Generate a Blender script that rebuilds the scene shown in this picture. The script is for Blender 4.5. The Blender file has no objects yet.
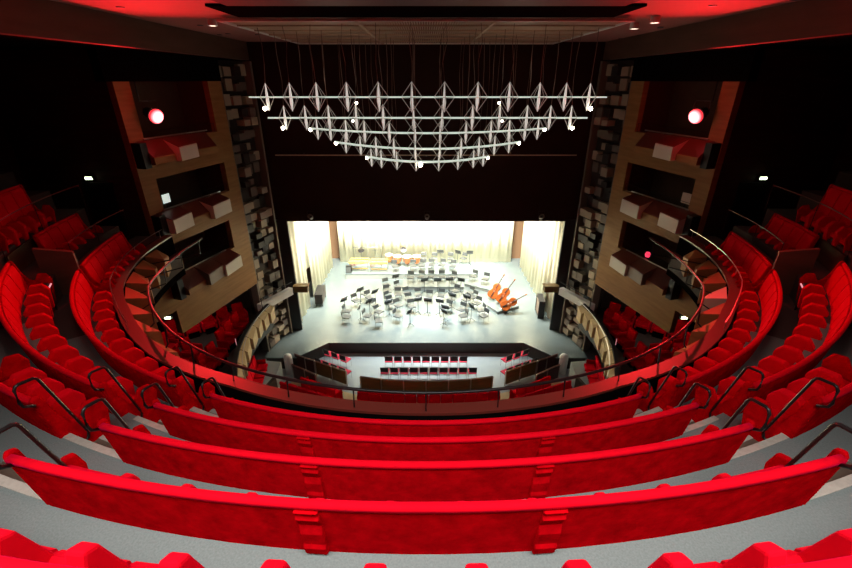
import bpy, bmesh, math, random
from mathutils import Vector, Matrix
random.seed(7)
SC = bpy.context.scene
COL = SC.collection
R_ = math.radians
# ------------------------------------------------------------------ camera
cam_d = bpy.data.cameras.new('camera')
cam_d.sensor_width = 36.0
cam_d.lens = 432.0/852.0*36.0
cam_d.clip_end = 200
cam = bpy.data.objects.new('camera', cam_d)
cam.location = (0, 0, 14.15)
cam.rotation_euler = (R_(90-25.3), 0, 0)
COL.objects.link(cam)
SC.camera = cam
# ------------------------------------------------------------------ world, exposure
SC.view_settings.view_transform = 'Standard'
SC.view_settings.look = 'None'
SC.view_settings.exposure = 0.0
SC.view_settings.gamma = 1.0
SC.view_settings.use_curve_mapping = False
w = bpy.data.worlds.new('world'); SC.world = w; w.use_nodes = True
w.node_tree.nodes['Background'].inputs[0].default_value = (0.02, 0.008, 0.006, 1)
w.node_tree.nodes['Background'].inputs[1].default_value = 0.25
# ------------------------------------------------------------------ lights
def area(name, loc, size, power, color, target=None, spread=180):
    d = bpy.data.lights.new(name, 'AREA'); d.shape = 'RECTANGLE'
    d.size, d.size_y = size; d.energy = power; d.color = color; d.spread = R_(spread)
    o = bpy.data.objects.new(name, d); o.location = loc; COL.objects.link(o)
    if target:
        o.rotation_euler = (Vector(target)-Vector(loc)).to_track_quat('-Z', 'Y').to_euler()
    return o
def point(name, loc, power, color, r=.1):
    d = bpy.data.lights.new(name, 'POINT'); d.energy = power; d.color = color; d.shadow_soft_size = r
    o = bpy.data.objects.new(name, d); o.location = loc; COL.objects.link(o)
    return o
# stage lanterns hung behind the header
area('stage_front_batten', (0, 24.0, 9.2), (3.0, 1.0), 680, (.94, 1.0, 1.0), (0, 22.9, .75), 74)
area('stage_mid_batten', (0, 27.5, 9.2), (6, 1.2), 260, (.94, 1.0, 1.0), (0, 27.3, .75))
area('stage_back_batten', (0, 27.0, 9.3), (12, 1.0), 3600, (1.0, .97, .85), (0, 32.6, 2.4), 70)
for s in (-1, 1):
    area('stage_side_batten', (s*4.6, 26.5, 9.0), (1.0, 7), 1500, (1.0, .97, .85), (s*7.6, 26.5, 2.2), 90)
# house light above and behind the upper rows
area('house_lamp_row', (0, .3, 15.4), (8, 1.6), 235, (.95, 1.0, .98), (0, 2.0, 10.5), 84)
for s in (-1, 1):
    area('house_side_fill', (s*5.6, 6.5, 15.5), (1.4, 5), 30, (1.0, .78, .70), (s*8.4, 8.0, 9.3), 100)  # added fill that brightens the side seat rows, no visible fitting
    d = bpy.data.lights.new('red_lantern_light', 'SPOT'); d.energy = 3000; d.color = (1.0, .02, .025)
    d.spot_size = R_(104); d.spot_blend = .8; d.shadow_soft_size = .15
    o = bpy.data.objects.new('red_lantern_light', d); o.location = (s*-8.75, 15.6, 13.1); COL.objects.link(o)
    o.rotation_euler = (Vector((0, 0, 12.2))-o.location).to_track_quat('-Z', 'Y').to_euler()
for s in (-1, 1):
    point('red_lantern_scatter', (s*-8.75, 15.6, 13.1), 24, (1.0, .02, .025), .2)
for x in (-3, 3): point('chandelier_glow', (x, 15.6, 14.3), 16, (1.0, .84, .64), .5)
point('chandelier_glow', (0, 17.5, 11.0), 14, (1.0, .84, .64), .5)
for s in (-1, 1): point('lower_balcony_fill', (s*-10.4, 16.9, 4.7), 22, (1.0, .82, .7), .25)  # added fill to lift the lower balcony seats, no visible fitting

# ------------------------------------------------------------------ materials
def mat(name, col, rough=.6, metal=0, spec=.5, noise=0, scale=8, sheen=0, emit=None, es=0, col2=None, bump=0, coat=0):
    m = bpy.data.materials.new(name); m.use_nodes = True
    nt = m.node_tree; b = nt.nodes['Principled BSDF']
    b.inputs['Base Color'].default_value = (*col, 1); b.inputs['Roughness'].default_value = rough
    b.inputs['Metallic'].default_value = metal; b.inputs['Specular IOR Level'].default_value = spec
    if coat: b.inputs['Coat Weight'].default_value = coat
    if sheen:
        b.inputs['Sheen Weight'].default_value = sheen; b.inputs['Sheen Roughness'].default_value = .4
        b.inputs['Sheen Tint'].default_value = (1, .01, .2, 1)
    if emit:
        b.inputs['Emission Color'].default_value = (*emit, 1); b.inputs['Emission Strength'].default_value = es
    if noise or col2 or bump:
        tc = nt.nodes.new('ShaderNodeTexCoord'); n = nt.nodes.new('ShaderNodeTexNoise')
        n.inputs['Scale'].default_value = scale; n.inputs['Detail'].default_value = 6; n.inputs['Roughness'].default_value = .65
        nt.links.new(tc.outputs['Object'], n.inputs['Vector'])
        r = nt.nodes.new('ShaderNodeValToRGB'); c2 = col2 or tuple(c*(1-noise) for c in col)
        r.color_ramp.elements[0].position = .3; r.color_ramp.elements[1].position = .7
        r.color_ramp.elements[0].color = (*c2, 1); r.color_ramp.elements[1].color = (*col, 1)
        nt.links.new(n.outputs['Fac'], r.inputs['Fac']); nt.links.new(r.outputs['Color'], b.inputs['Base Color'])
        if bump:
            bp = nt.nodes.new('ShaderNodeBump'); bp.inputs['Strength'].default_value = bump; bp.inputs['Distance'].default_value = .02
            nt.links.new(n.outputs['Fac'], bp.inputs['Height']); nt.links.new(bp.outputs['Normal'], b.inputs['Normal'])
    return m
def wood(name, col, col2, rough=.5, scale=(1, 1, 12)):
    m = bpy.data.materials.new(name); m.use_nodes = True
    nt = m.node_tree; b = nt.nodes['Principled BSDF']; b.inputs['Roughness'].default_value = rough; b.inputs['Specular IOR Level'].default_value = .15
    tc = nt.nodes.new('ShaderNodeTexCoord'); mp = nt.nodes.new('ShaderNodeMapping')
    mp.inputs['Scale'].default_value = scale
    n = nt.nodes.new('ShaderNodeTexNoise'); n.inputs['Scale'].default_value = 2.0; n.inputs['Detail'].default_value = 5
    r = nt.nodes.new('ShaderNodeValToRGB')
    r.color_ramp.elements[0].position = .3; r.color_ramp.elements[1].position = .72
    r.color_ramp.elements[0].color = (*col2, 1); r.color_ramp.elements[1].color = (*col, 1)
    L = nt.links.new
    L(tc.outputs['Object'], mp.inputs['Vector']); L(mp.outputs['Vector'], n.inputs['Vector'])
    L(n.outputs['Fac'], r.inputs['Fac']); L(r.outputs['Color'], b.inputs['Base Color'])
    return m
M = dict(
    velvet=mat('red_velvet', (.56, .0012, .005), .95, noise=.5, scale=7, spec=.0, bump=.15),
    velvet_plain=mat('red_velvet_smooth', (.62, .0015, .010), .9, sheen=.10, spec=.03, noise=.12, scale=9),
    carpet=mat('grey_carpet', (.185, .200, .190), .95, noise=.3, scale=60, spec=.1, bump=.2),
    stone=mat('beige_nosing', (.42, .38, .32), .7, noise=.25, scale=14),
    aisle=wood('brown_aisle_boards', (.16, .11, .08), (.09, .06, .045), .45, (1, 1, 1)),
    black=mat('black_paint', (.006, .005, .005), .5),
    black_metal=mat('black_metal', (.010, .009, .009), .3, spec=.35),
    black_matt=mat('black_matt', (.004, .003, .003), 1.0, spec=.0),
    dark_wall=wood('dark_brown_panel', (.050, .026, .016), (.026, .013, .008), .6, (.4, .4, 4)),
    ledge=mat('dark_red_lacquer', (.11, .022, .014), .42, spec=.6),
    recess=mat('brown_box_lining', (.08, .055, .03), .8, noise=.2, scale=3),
    tan=wood('tan_wood', (.32, .165, .06), (.24, .12, .04), .5, (.5, .5, 5)),
    tan_light=wood('pale_wood', (.62, .48, .27), (.55, .41, .22), .5, (.5, .5, 5)),
    white_panel=mat('off_white_panel', (.62, .55, .46), .5),
    grey_panel=mat('grey_brown_panel', (.20, .14, .10), .5),
    ceil=mat('ceiling_plaster', (.30, .12, .09), .8, noise=.1, scale=3),
    fascia=wood('fascia_board', (.12, .062, .042), (.085, .045, .03), .6, (.3, .3, 2)),
    grille=mat('grille_metal', (.50, .36, .25), .45, metal=.2),
    steel=mat('polished_steel', (.55, .5, .46), .28, metal=.9),
    star=mat('white_enamel_glow', (.85, .84, .78), .35, emit=(1, .96, .86), es=.5),  # emission stands in for bulb light on the spindles
    wire=mat('thin_white_wire_glow', (.55, .53, .48), .4, emit=(1, .96, .88), es=.06),  # slight emission in place of light caught by the star wires
    rod=mat('pale_rod_glow', (.8, .79, .72), .3, emit=(.82, 1, .86), es=.65),  # emission imitates the uplight on the tier bars
    cable=mat('brown_cable', (.16, .10, .08), .6),
    bulb=mat('lit_bulb', (1, 1, 1), .3, emit=(1, .9, .68), es=22),
    stage=mat('grey_stage_floor', (.135, .17, .172), .26, noise=.12, scale=1.3, spec=.75),
    stagewall=mat('dark_stage_front', (.028, .017, .012), .55),
    stalls=mat('pale_grey_floor', (.33, .38, .385), .45, noise=.06, scale=2),
    header=wood('dark_red_brown_header', (.024, .006, .003), (.017, .004, .002), .7, (.3, .3, .3)),
    curtain=mat('cream_drape', (.90, .84, .62), .8, noise=.05, scale=.7),
    gapbrown=mat('brown_drape', (.20, .11, .055), .8),
    platform=mat('grey_platform', (.34, .36, .34), .5, noise=.1, scale=4),
    chair=mat('dark_grey_seat', (.055, .06, .058), .4, spec=.6),
    stand=mat('grey_stand_desk', (.07, .075, .07), .4),
    chrome=mat('chrome_tube', (.6, .62, .6), .25, metal=.9),
    blackseat=mat('black_chair_back', (.010, .009, .009), .6),
    redseat=mat('crimson_chair_seat', (.60, .01, .05), .8, sheen=.3),
    copper=mat('copper_kettle', (.72, .25, .09), .3, metal=.6),
    skin=mat('drum_head', (.8, .77, .68), .5),
    orange=wood('varnished_orange_wood', (.40, .10, .022), (.26, .055, .012), .25, (2, 2, 6)),
    yellow=wood('yellow_bars', (.62, .40, .10), (.5, .3, .07), .4, (9, 1, 1)),
    barrier=wood('brown_barrier_board', (.17, .10, .032), (.12, .07, .024), .45, (1, 1, 5)),
    wine=mat('wine_barrier_board', (.055, .012, .010), .45),
    diff_a=mat('diffuser_cream', (.34, .27, .19), .6), diff_b=mat('diffuser_grey', (.14, .11, .085), .6),
    diff_c=mat('diffuser_dark', (.02, .012, .009), .6),
    exit=mat('exit_light', (.6, .9, .7), .4, emit=(.80, 1, .62), es=6),
    screen=mat('lit_screen', (.7, .8, .75), .4, emit=(.75, .9, .82), es=.7),
    redglow=mat('red_glowing_globe', (.6, .02, .04), .4, emit=(1, .05, .12), es=1.2),
    strip=mat('pink_light_strip', (1, .5, .55), .4, emit=(1, .36, .42), es=.9),
    spot=mat('small_lamp_lens', (1, 1, 1), .4, emit=(1, .86, .7), es=9),
    white=mat('white_paint', (.72, .70, .66), .5),
    floor_dark=mat('dark_and_shaded_carpet', (.05, .035, .03), .9, noise=.2, scale=30),  # dark carpet; on the upper balcony sides its tone carries the shade
)
def lens_mat():
    m = bpy.data.materials.new('red_gel_lens'); m.use_nodes = True
    nt = m.node_tree; b = nt.nodes['Principled BSDF']; b.inputs['Base Color'].default_value = (.6, .01, .02, 1)
    tc = nt.nodes.new('ShaderNodeTexCoord'); mu = nt.nodes.new('ShaderNodeVectorMath'); mu.operation = 'MULTIPLY'; mu.inputs[1].default_value = (1, 1, 0); ln = nt.nodes.new('ShaderNodeVectorMath'); ln.operation = 'LENGTH'
    r = nt.nodes.new('ShaderNodeValToRGB')
    r.color_ramp.elements[0].position = .13; r.color_ramp.elements[0].color = (1, .32, .34, 1)
    r.color_ramp.elements[1].position = .235; r.color_ramp.elements[1].color = (.30, .004, .008, 1)
    nt.links.new(tc.outputs['Object'], mu.inputs[0]); nt.links.new(mu.outputs['Vector'], ln.inputs[0]); nt.links.new(ln.outputs['Value'], r.inputs['Fac'])
    nt.links.new(r.outputs['Color'], b.inputs['Emission Color']); b.inputs['Emission Strength'].default_value = 5
    return m
M['lens'] = lens_mat()

# ------------------------------------------------------------------ mesh helpers
LOC = {}
CY = 14.2                       # centre of the concentric rows
BUL = [0.0]
def PC(a, r, z):                # a in degrees, positive to the left
    r += BUL[0]*max(0, min(abs(a), 64)-23)/40
    a = R_(a); return (-r*math.sin(a), CY-r*math.cos(a), z)
class MB:
    def __init__(s, o=(0, 0, 0)): s.v = []; s.f = []; s.o = Vector(o)
    def add(s, vs, fs):
        n = len(s.v); s.v += [Vector(p)-s.o for p in vs]; s.f += [tuple(i+n for i in f) for f in fs]; return s
    def hexa(s, p): return s.add(p, [(0, 1, 2, 3), (7, 6, 5, 4), (0, 4, 5, 1), (1, 5, 6, 2), (2, 6, 7, 3), (3, 7, 4, 0)])
    def box(s, c, d, rz=0, rx=0, ry=0):
        m = Matrix.Rotation(rz, 3, 'Z') @ Matrix.Rotation(ry, 3, 'Y') @ Matrix.Rotation(rx, 3, 'X'); c = Vector(c)
        p = [c + m @ Vector((sx*d[0]/2, sy*d[1]/2, sz*d[2]/2)) for sz in (-1, 1) for sx, sy in ((-1, -1), (1, -1), (1, 1), (-1, 1))]
        return s.hexa(p)
    def tube(s, pts, r, n=6, closed=False):
        pts = [Vector(p) for p in pts]; k = len(pts); vs = []; fs = []
        for i, p in enumerate(pts):
            if closed: t = pts[(i+1) % k]-pts[i-1]
            else: t = pts[min(i+1, k-1)]-pts[max(i-1, 0)]
            t.normalize(); u = t.cross(Vector((0, 0, 1)))
            if u.length < .02: u = t.cross(Vector((1, 0, 0)))
            u.normalize(); w_ = t.cross(u); rr = r[i] if isinstance(r, (list, tuple)) else r
            vs += [p+(u*math.cos(2*math.pi*j/n)+w_*math.sin(2*math.pi*j/n))*rr for j in range(n)]
        for i in range(k if closed else k-1):
            for j in range(n):
                a, b = i*n+j, i*n+(j+1) % n; c, d = ((i+1) % k)*n+(j+1) % n, ((i+1) % k)*n+j
                fs.append((a, b, c, d))
        if not closed: fs += [tuple(range(n))[::-1], tuple(range((k-1)*n, k*n))]
        return s.add(vs, fs)
    def lathe(s, prof, c=(0, 0, 0), n=12, m=None):
        c = Vector(c); vs = []; fs = []; k = len(prof)
        for i in range(n):
            a = 2*math.pi*i/n
            for (r, z) in prof:
                q = Vector((r*math.cos(a), r*math.sin(a), z)); vs.append(c + (m @ q if m else q))
        for i in range(n):
            for j in range(k-1):
                a, b = i*k+j, ((i+1) % n)*k+j; fs.append((a, b, b+1, a+1))
        return s.add(vs, fs)
    def arc(s, prof, a0, a1, n):        # profile of (r, z) swept around the house centre
        vs = []; fs = []; k = len(prof)
        for i in range(n+1):
            a = a0+(a1-a0)*i/n
            vs += [PC(a, r, z) for r, z in prof]
        for i in range(n):
            for j in range(k):
                fs.append((i*k+j, i*k+(j+1) % k, (i+1)*k+(j+1) % k, (i+1)*k+j))
        fs += [tuple(range(k)), tuple(range(n*k, n*k+k))[::-1]]
        return s.add(vs, fs)
    def prism(s, pts, ext):             # planar polygon pts extruded by vector ext
        k = len(pts); e = Vector(ext); p = [Vector(q) for q in pts]
        return s.add(p+[q+e for q in p], [tuple(range(k)), tuple(range(k, 2*k))[::-1]] + [(i, (i+1) % k, k+(i+1) % k, k+i) for i in range(k)])
    def build(s, name, m, parent=None, smooth=False, bevel=0):
        me = bpy.data.meshes.new(name)
        o_ = s.o
        me.from_pydata([tuple(p) for p in s.v], [], s.f)
        bm = bmesh.new(); bm.from_mesh(me); bmesh.ops.recalc_face_normals(bm, faces=bm.faces)
        bm.to_mesh(me); bm.free()
        if smooth:
            for p in me.polygons: p.use_smooth = True
        me.materials.append(M[m] if isinstance(m, str) else m)
        o = bpy.data.objects.new(name, me); COL.objects.link(o)
        if parent: o.parent = parent
        elif o_.length > 0: o.location = o_
        if bevel:
            bv = o.modifiers.new('bevel', 'BEVEL'); bv.width = bevel; bv.segments = 2; bv.limit_method = 'ANGLE'; bv.angle_limit = R_(40)
        return o
def tag(o, label, cat, group=None):
    o['label'] = label; o['category'] = cat
    if group: o['group'] = group
    return o
def thing(name, label, cat, loc=(0, 0, 0), rz=0, group=None):
    o = bpy.data.objects.new(name, None); COL.objects.link(o); o.empty_display_size = .2
    o.location = loc; o.rotation_euler = (0, 0, rz)
    return tag(o, label, cat, group)
def xy_prism(pts, z0, z1): return MB().prism([(x, y, z0) for x, y in pts], (0, 0, z1-z0))
def struct(o): o['kind'] = 'structure'; return o
def dup(root, loc, rz=0, label=None, group=None):
    r = root.copy(); COL.objects.link(r); r.location = loc; r.rotation_euler = (0, 0, rz)
    if label: r['label'] = label
    if group: r['group'] = group
    for ch in list(root.children):
        c = ch.copy(); COL.objects.link(c); c.parent = r
        for g in list(ch.children):
            d = g.copy(); COL.objects.link(d); d.parent = c
    return r
ORD = ['first', 'second', 'third', 'fourth', 'fifth', 'sixth', 'seventh', 'eighth', 'ninth', 'tenth', 'eleventh', 'twelfth', 'thirteenth', 'fourteenth', 'fifteenth', 'sixteenth']
SIDE = {1: 'left', -1: 'right'}     # sign of the angle a

# ================================================================== SETTING
# stalls floor and stage
struct(MB().box((0, 12, -.15), (30, 34, .3)).build('floor', 'stalls'))
st = [(-6.95, 19.15), (-5.5, 20.6), (5.5, 20.6), (6.95, 19.15), (8.6, 19.15), (8.6, 33.4), (-8.6, 33.4), (-8.6, 19.15)]
struct(MB().prism([(x, y, .70) for x, y in st], (0, 0, .05)).build('stage_floor', 'stage'))
ins = [(-6.93, 19.2), (-5.48, 20.64), (5.48, 20.64), (6.93, 19.2), (8.55, 19.2), (8.55, 33.3), (-8.55, 33.3), (-8.55, 19.2)]
struct(MB().prism([(x, y, 0) for x, y in ins], (0, 0, .70)).build('stage_front_wall', 'stagewall'))
# upper balcony steps : (back radius, floor height, name)
ROWS = {'E': (9.55, 8.55, 9.80), 'D': (10.45, 9.15, 10.38), 'C': (11.35, 9.75, 10.98), 'B': (12.25, 10.35, 11.59), 'A': (13.15, 10.95, 12.20)}
edges = [(8.82, 9.36, 8.55), (9.36, 10.26, 9.15), (10.26, 11.16, 9.75), (11.16, 12.06, 10.35), (12.06, 12.96, 10.95), (12.96, 16.6, 11.55)]
for r0, r1, z in edges:
    amax = 92 if r0 < 10.2 else 88
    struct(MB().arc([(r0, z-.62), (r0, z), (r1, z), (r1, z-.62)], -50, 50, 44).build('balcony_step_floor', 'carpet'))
    for s in (1, -1): struct(MB().arc([(r0, z-.62), (r0, z), (r1, z), (r1, z-.62)], 50*s, amax*s, 20).build('balcony_step_floor', 'floor_dark'))  # side arcs coloured darker to imitate the light falling off there
struct(MB().arc([(8.82, 7.7), (8.82, 7.93), (16.6, 10.9), (16.6, 10.6)], -92, 92, 48).build('balcony_underside_slab', 'black_matt'))
# aisle half steps with pale nosings
for s in (1, -1):
    for i in range(1, 6):
        r0, r1, z = edges[i]
        a = {1: 23.6, 2: 21.0, 3: 19.6, 4: 18.3, 5: 17.2}[i]*s; wd = 3.0
        struct(MB().arc([(r0-.32, z-.60), (r0-.32, z-.30), (r0+.02, z-.30), (r0+.02, z-.60)], a-wd, a+wd, 5).build('aisle_step', 'aisle'))
        for rr, zz in ((r0-.32, z-.30), (r0, z)):
            struct(MB().arc([(rr-.012, zz-.06), (rr-.012, zz+.008), (rr+.07, zz+.008), (rr+.07, zz-.06)], a-wd, a+wd, 5).build('step_nosing', 'stone'))
# ceiling, fascias, outer walls
struct(MB().box((0, 11, 15.83), (16.4, 28, .3)).build('ceiling', 'ceil'))
for s in (1, -1):
    f = MB().hexa([(-8.0*s, -3, 14.95), (-8.3*s, -3, 14.95), (-8.3*s, 24, 14.95), (-8.0*s, 24, 14.95),
                   (-8.0*s, -3, 15.75), (-8.3*s, -3, 15.75), (-8.3*s, 24, 15.75), (-8.0*s, 24, 15.75)])
    struct(f.build('ceiling_fascia', 'fascia'))
    struct(MB().box((-11.5*s, 10, 15.15), (6.6, 27, .3)).build('side_ceiling', 'black_matt'))
    struct(MB().box((-14.6*s, 8, 9), (.3, 22, 14)).build('wall_'+SIDE[s], 'dark_wall'))
    # wall between the tower and the outer wall, above the balcony
    struct(MB().hexa([(-9.8*s, 14.98, 7.9), (-14.6*s, 15.7, 7.9), (-14.6*s, 15.95, 7.9), (-9.8*s, 15.23, 7.9),
                      (-9.8*s, 14.98, 16), (-14.6*s, 15.7, 16), (-14.6*s, 15.95, 16), (-9.8*s, 15.23, 16)]).build('wall_'+SIDE[s]+'_return', 'dark_wall'))
struct(MB().box((0, -3.0, 13), (29, .3, 8)).build('wall_back', 'dark_wall'))
# header and proscenium
struct(MB().box((0, 22.25, 11.9), (17.6, .5, 9.0)).build('proscenium_header', 'header'))
for s in (1, -1):
    struct(MB().hexa([(-8.0*s, 21.85, .75), (-7.33*s, 22.0, .75), (-7.33*s, 22.15, .75), (-8.0*s, 22.15, .75),
                      (-8.0*s, 21.85, 7.5), (-7.33*s, 22.0, 7.5), (-7.33*s, 22.15, 7.5), (-8.0*s, 22.15, 7.5)]).build('proscenium_jamb', 'black'))
# stage back and side walls
struct(MB().box((0, 33.5, 5.5), (17.6, .3, 11)).build('stage_back_wall', 'gapbrown'))
for s in (1, -1):
    struct(MB().box((-8.75*s, 28, 5.5), (.3, 11.5, 11)).build('stage_side_wall', 'gapbrown'))
struct(MB().box((0, 28, 10.8), (17.6, 11.5, .3)).build('stage_ceiling', 'black_matt'))

# ---- towers either side
TN = Vector((-9.8, 14.9)); TD = Vector((1.3, 4.7)).normalized(); TNn = Vector((TD.y, -TD.x))
def TP(side, u, z, off=0):
    p = TN + TD*u + TNn*off
    return (p.x*side, p.y, z)       # side = 1 left, -1 right
def tbox(mb, side, u0, u1, z0, z1, o0, o1):
    return mb.hexa([TP(side, u0, z0, o0), TP(side, u1, z0, o0), TP(side, u1, z0, o1), TP(side, u0, z0, o1),
                    TP(side, u0, z1, o0), TP(side, u1, z1, o0), TP(side, u1, z1, o1), TP(side, u0, z1, o1)])
OPEN = [(.6, 4.2, 12.2, 14.1), (.65, 4.25, 9.72, 10.95), (.62, 3.85, 7.2, 8.5)]
LEVEL = ['top', 'middle', 'lowest']
for side in (1, -1):
    sd = SIDE[side]
    mb = MB(); z = 4.9
    for (u0, u1, z0, z1) in reversed(OPEN):
        tbox(mb, side, 0, 4.95, z, z0, -.25, 0)
        tbox(mb, side, 0, u0, z0, z1, -.25, 0); tbox(mb, side, u1, 4.95, z0, z1, -.25, 0); z = z1
    tbox(mb, side, 0, 4.95, z, 14.6, -.25, 0)
    struct(mb.build('side_tower_wall', 'tan'))
    struct(tbox(MB(), side, -.3, 4.95, 14.1, 15.2, -.3, .06).build('side_tower_wall', 'black_matt'))  # black cover standing in for the darkness over the tower top
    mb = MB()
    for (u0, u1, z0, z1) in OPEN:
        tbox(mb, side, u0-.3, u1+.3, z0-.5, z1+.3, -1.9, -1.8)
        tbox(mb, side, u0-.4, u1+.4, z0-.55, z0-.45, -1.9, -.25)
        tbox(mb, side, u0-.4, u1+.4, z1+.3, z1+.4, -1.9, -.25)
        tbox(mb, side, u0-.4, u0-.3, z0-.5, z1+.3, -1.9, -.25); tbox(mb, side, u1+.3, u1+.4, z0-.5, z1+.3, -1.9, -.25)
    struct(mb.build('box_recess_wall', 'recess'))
    # lower house wall with dark openings, outside the tower
    struct(tbox(MB(), side, -5, 0, 5.95, 6.45, -.25, 0).build('wall_'+sd+'_band', 'tan'))
    struct(tbox(MB(), side, -5, 4.95, 2.6, 7.1, -3.9, -3.7).build('wall_'+sd+'_lower', 'black_matt'))
    struct(tbox(MB(), side, -.9, 0, 6.45, 7.9, -.25, 0).build('wall_'+sd+'_pier', 'tan'))
    # box fronts
    for lv, (u0, u1, z0, z1) in enumerate(OPEN):
        zt = (11.97, 9.56, 6.98)[lv]; zb = (11.52, 9.08, 6.55)[lv]; ztb = z0+.05
        fr = thing('opera_box_parapet', '%s wooden box front on the %s side tower' % (LEVEL[lv], sd) + (', below the red lantern', ', with two pale panels', ', above the red chairs')[lv], 'box front', TP(side, 1.9, zb, .3), 0, 'box fronts on the side towers')
        o = fr.location
        mats = (('tan', 'white_panel', 'tan'), ('white_panel', 'tan', 'white_panel'), ('tan', 'grey_panel', 'white_panel'))[lv]
        us = (.28, 1.32, 2.32, 3.5)
        for k in range(3):
            mb = MB(o); a, b = us[k], us[k+1]; st_ = mats[k] != 'tan'
            t1, t2 = (zt, zt+.02) if st_ else (zt-.22, zt-.24)
            o1, o2 = (.68, .56) if st_ else (.56, .46)
            bb = zb-.02*k
            mb.hexa([TP(side, a, bb, .1), TP(side, b, bb, .1), TP(side, b, bb, o2), TP(side, a, bb, o1),
                     TP(side, a, ztb, .0), TP(side, b, ztb, .0), TP(side, b, t2, o2), TP(side, a, t1, o1)])
            p = mb.build('panel', mats[k], fr)
            if st_: p['label'] = 'pale panel of the box front'
            mb = MB(o)   # sloping dark red top board
            mb.hexa([TP(side, a, ztb, .0), TP(side, b, ztb, .0), TP(side, b, t2+.005, o2-.02), TP(side, a, t1+.005, o1-.02),
                     TP(side, a, ztb+.03, .0), TP(side, b, ztb+.03, .0), TP(side, b, t2+.03, o2-.02), TP(side, a, t1+.03, o1-.02)])
            mb.build('sloping_top', 'ledge', fr)
        cap = MB(o); tbox(cap, side, .02, .28, zb-.1, ztb, .0, .38); cap.build('end_cap', 'black', fr)
        rl = MB(o); rl.tube([TP(side, u0-.05, z0+.12, .02), TP(side, u1-.6, z0+.12, .02)], .028, 6); rl.build('rail', 'steel', fr)
        r2 = MB(o); r2.tube([TP(side, u0, z0+.32, -.1), TP(side, u1, z0+.32, -.1)], .010, 4)
        r2.tube([TP(side, u0+.02, z0, -.1), TP(side, u0+.02, z0+.32, -.1)], .01, 4); r2.tube([TP(side, u1-.02, z0, -.1), TP(side, u1-.02, z0+.32, -.1)], .01, 4)
        r2.build('guard_wire', 'black_metal', fr)
    # screen / pale window in the middle box
    sc_ = MB(TP(side, 1.0, 9.8, -.5)); tbox(sc_, side, .75, 1.15, 9.98, 10.36, -.14, -.1)
    if side == 1:
        mon = tag(sc_.build('monitor', 'black'), 'small lit monitor inside the middle box of the left tower', 'monitor')
        sc2 = MB(TP(side, 1.0, 9.8, -.5)); tbox(sc2, side, .78, 1.12, 10.01, 10.33, -.099, -.09); sc2.build('screen', 'screen', mon)
        tbox(MB(TP(side, 1.0, 9.8, -.5)), side, .92, .98, 9.72, 9.98, -.13, -.11).build('stand', 'black', mon)
    else:
        mon = tag(sc_.build('notice_board', 'white_panel'), 'pale grey board standing inside the middle box of the right tower', 'board')
        tbox(MB(TP(side, 1.0, 9.8, -.5)), side, .92, .98, 9.72, 9.98, -.13, -.11).build('stand', 'black', mon)
        ip = TP(side, 2.2, 7.3, -.18); il = MB(ip); il.lathe([(0, 0), (.09, 0), (.09, .06), (0, .06)], ip, 10)
        ib = tag(il.build('indicator_lamp', 'black'), 'small glowing red lamp in the lowest box of the right tower', 'lamp')
        il = MB(ip); il.lathe([(.08, .06), (.11, .16), (.08, .26), (0, .29)], ip, 10); il.build('globe', 'redglow', ib, True)
    # red lantern
    lp = TP(side, .88, 13.05, .42)
    la = thing('stage_lantern', 'lit red stage lantern glowing in the top box of the %s tower' % sd, 'lantern', TP(side, 1.0, 12.3, .1), 0, 'red lanterns on the towers')
    lo = la.location; aim = (Vector((0, 11, 10))-Vector(lp)).normalized(); q = aim.to_track_quat('Z', 'Y').to_matrix()
    b = MB(lo); b.lathe([(0, -.42), (.16, -.40), (.22, -.1), (.27, 0), (.23, 0), (.22, -.03)], lp, 16, q); b.build('housing', 'black_metal', la, True)
    yk = MB(lo); hx = q @ Vector((1, 0, 0))
    yk.tube([Vector(lp)+hx*.27-aim*.15, Vector(lp)+hx*.27-aim*.15+Vector((0, 0, .42)), Vector(lp)-hx*.27-aim*.15+Vector((0, 0, .42)), Vector(lp)-hx*.27-aim*.15], .02, 5)
    yk.tube([Vector(lp)-aim*.15+Vector((0, 0, .42)), TP(side, .9, 13.5, -.1), TP(side, .9, 14.1, -.1)], .025, 5); yk.build('yoke', 'black_metal', la)
    lm = bpy.data.meshes.new('lens'); bm = bmesh.new(); bmesh.ops.create_uvsphere(bm, u_segments=20, v_segments=10, radius=.24); bm.to_mesh(lm); bm.free()
    lm.materials.append(M['lens']); lz = bpy.data.objects.new('lens', lm); COL.objects.link(lz); lz.parent = la
    lz.location = Vector(lp)-lo+aim*.06; lz.scale = (1, 1, .6); lz.rotation_euler = aim.to_track_quat('Z', 'Y').to_euler()
    # carved-block diffuser column beside the stage
    A = Vector((-8.95*side, 19.85)); B = Vector((-8.22*side, 21.9)); d2 = (B-A); L2 = d2.length; d2.normalize(); n2 = Vector((d2.y*side, -d2.x*side))
    dc = thing('diffuser_column', 'tall column of jumbled blocks between stage opening and %s tower' % sd, 'diffuser column', (A.x, A.y, .75), 0, 'block columns beside the stage')
    def DP(u, z, off): p = A+d2*u+n2*off; return (p.x, p.y, z)
    def dbox(mb, u0, u1, z0, z1, o0, o1):
        return mb.hexa([DP(u0, z0, o0), DP(u1, z0, o0), DP(u1, z0, o1), DP(u0, z0, o1), DP(u0, z1, o0), DP(u1, z1, o0), DP(u1, z1, o1), DP(u0, z1, o1)])
    o = dc.location
    dbox(MB(o), 0, L2, .75, 14.9, -.2, 0).build('backing', 'diff_c', dc)
    for u in (0.0, L2-.12): dbox(MB(o), u, u+.12, .75, 14.9, 0, .42).build('edge_post', 'diff_b', dc)
    rr = random.Random(11)
    k = 0
    zz = .85
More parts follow.
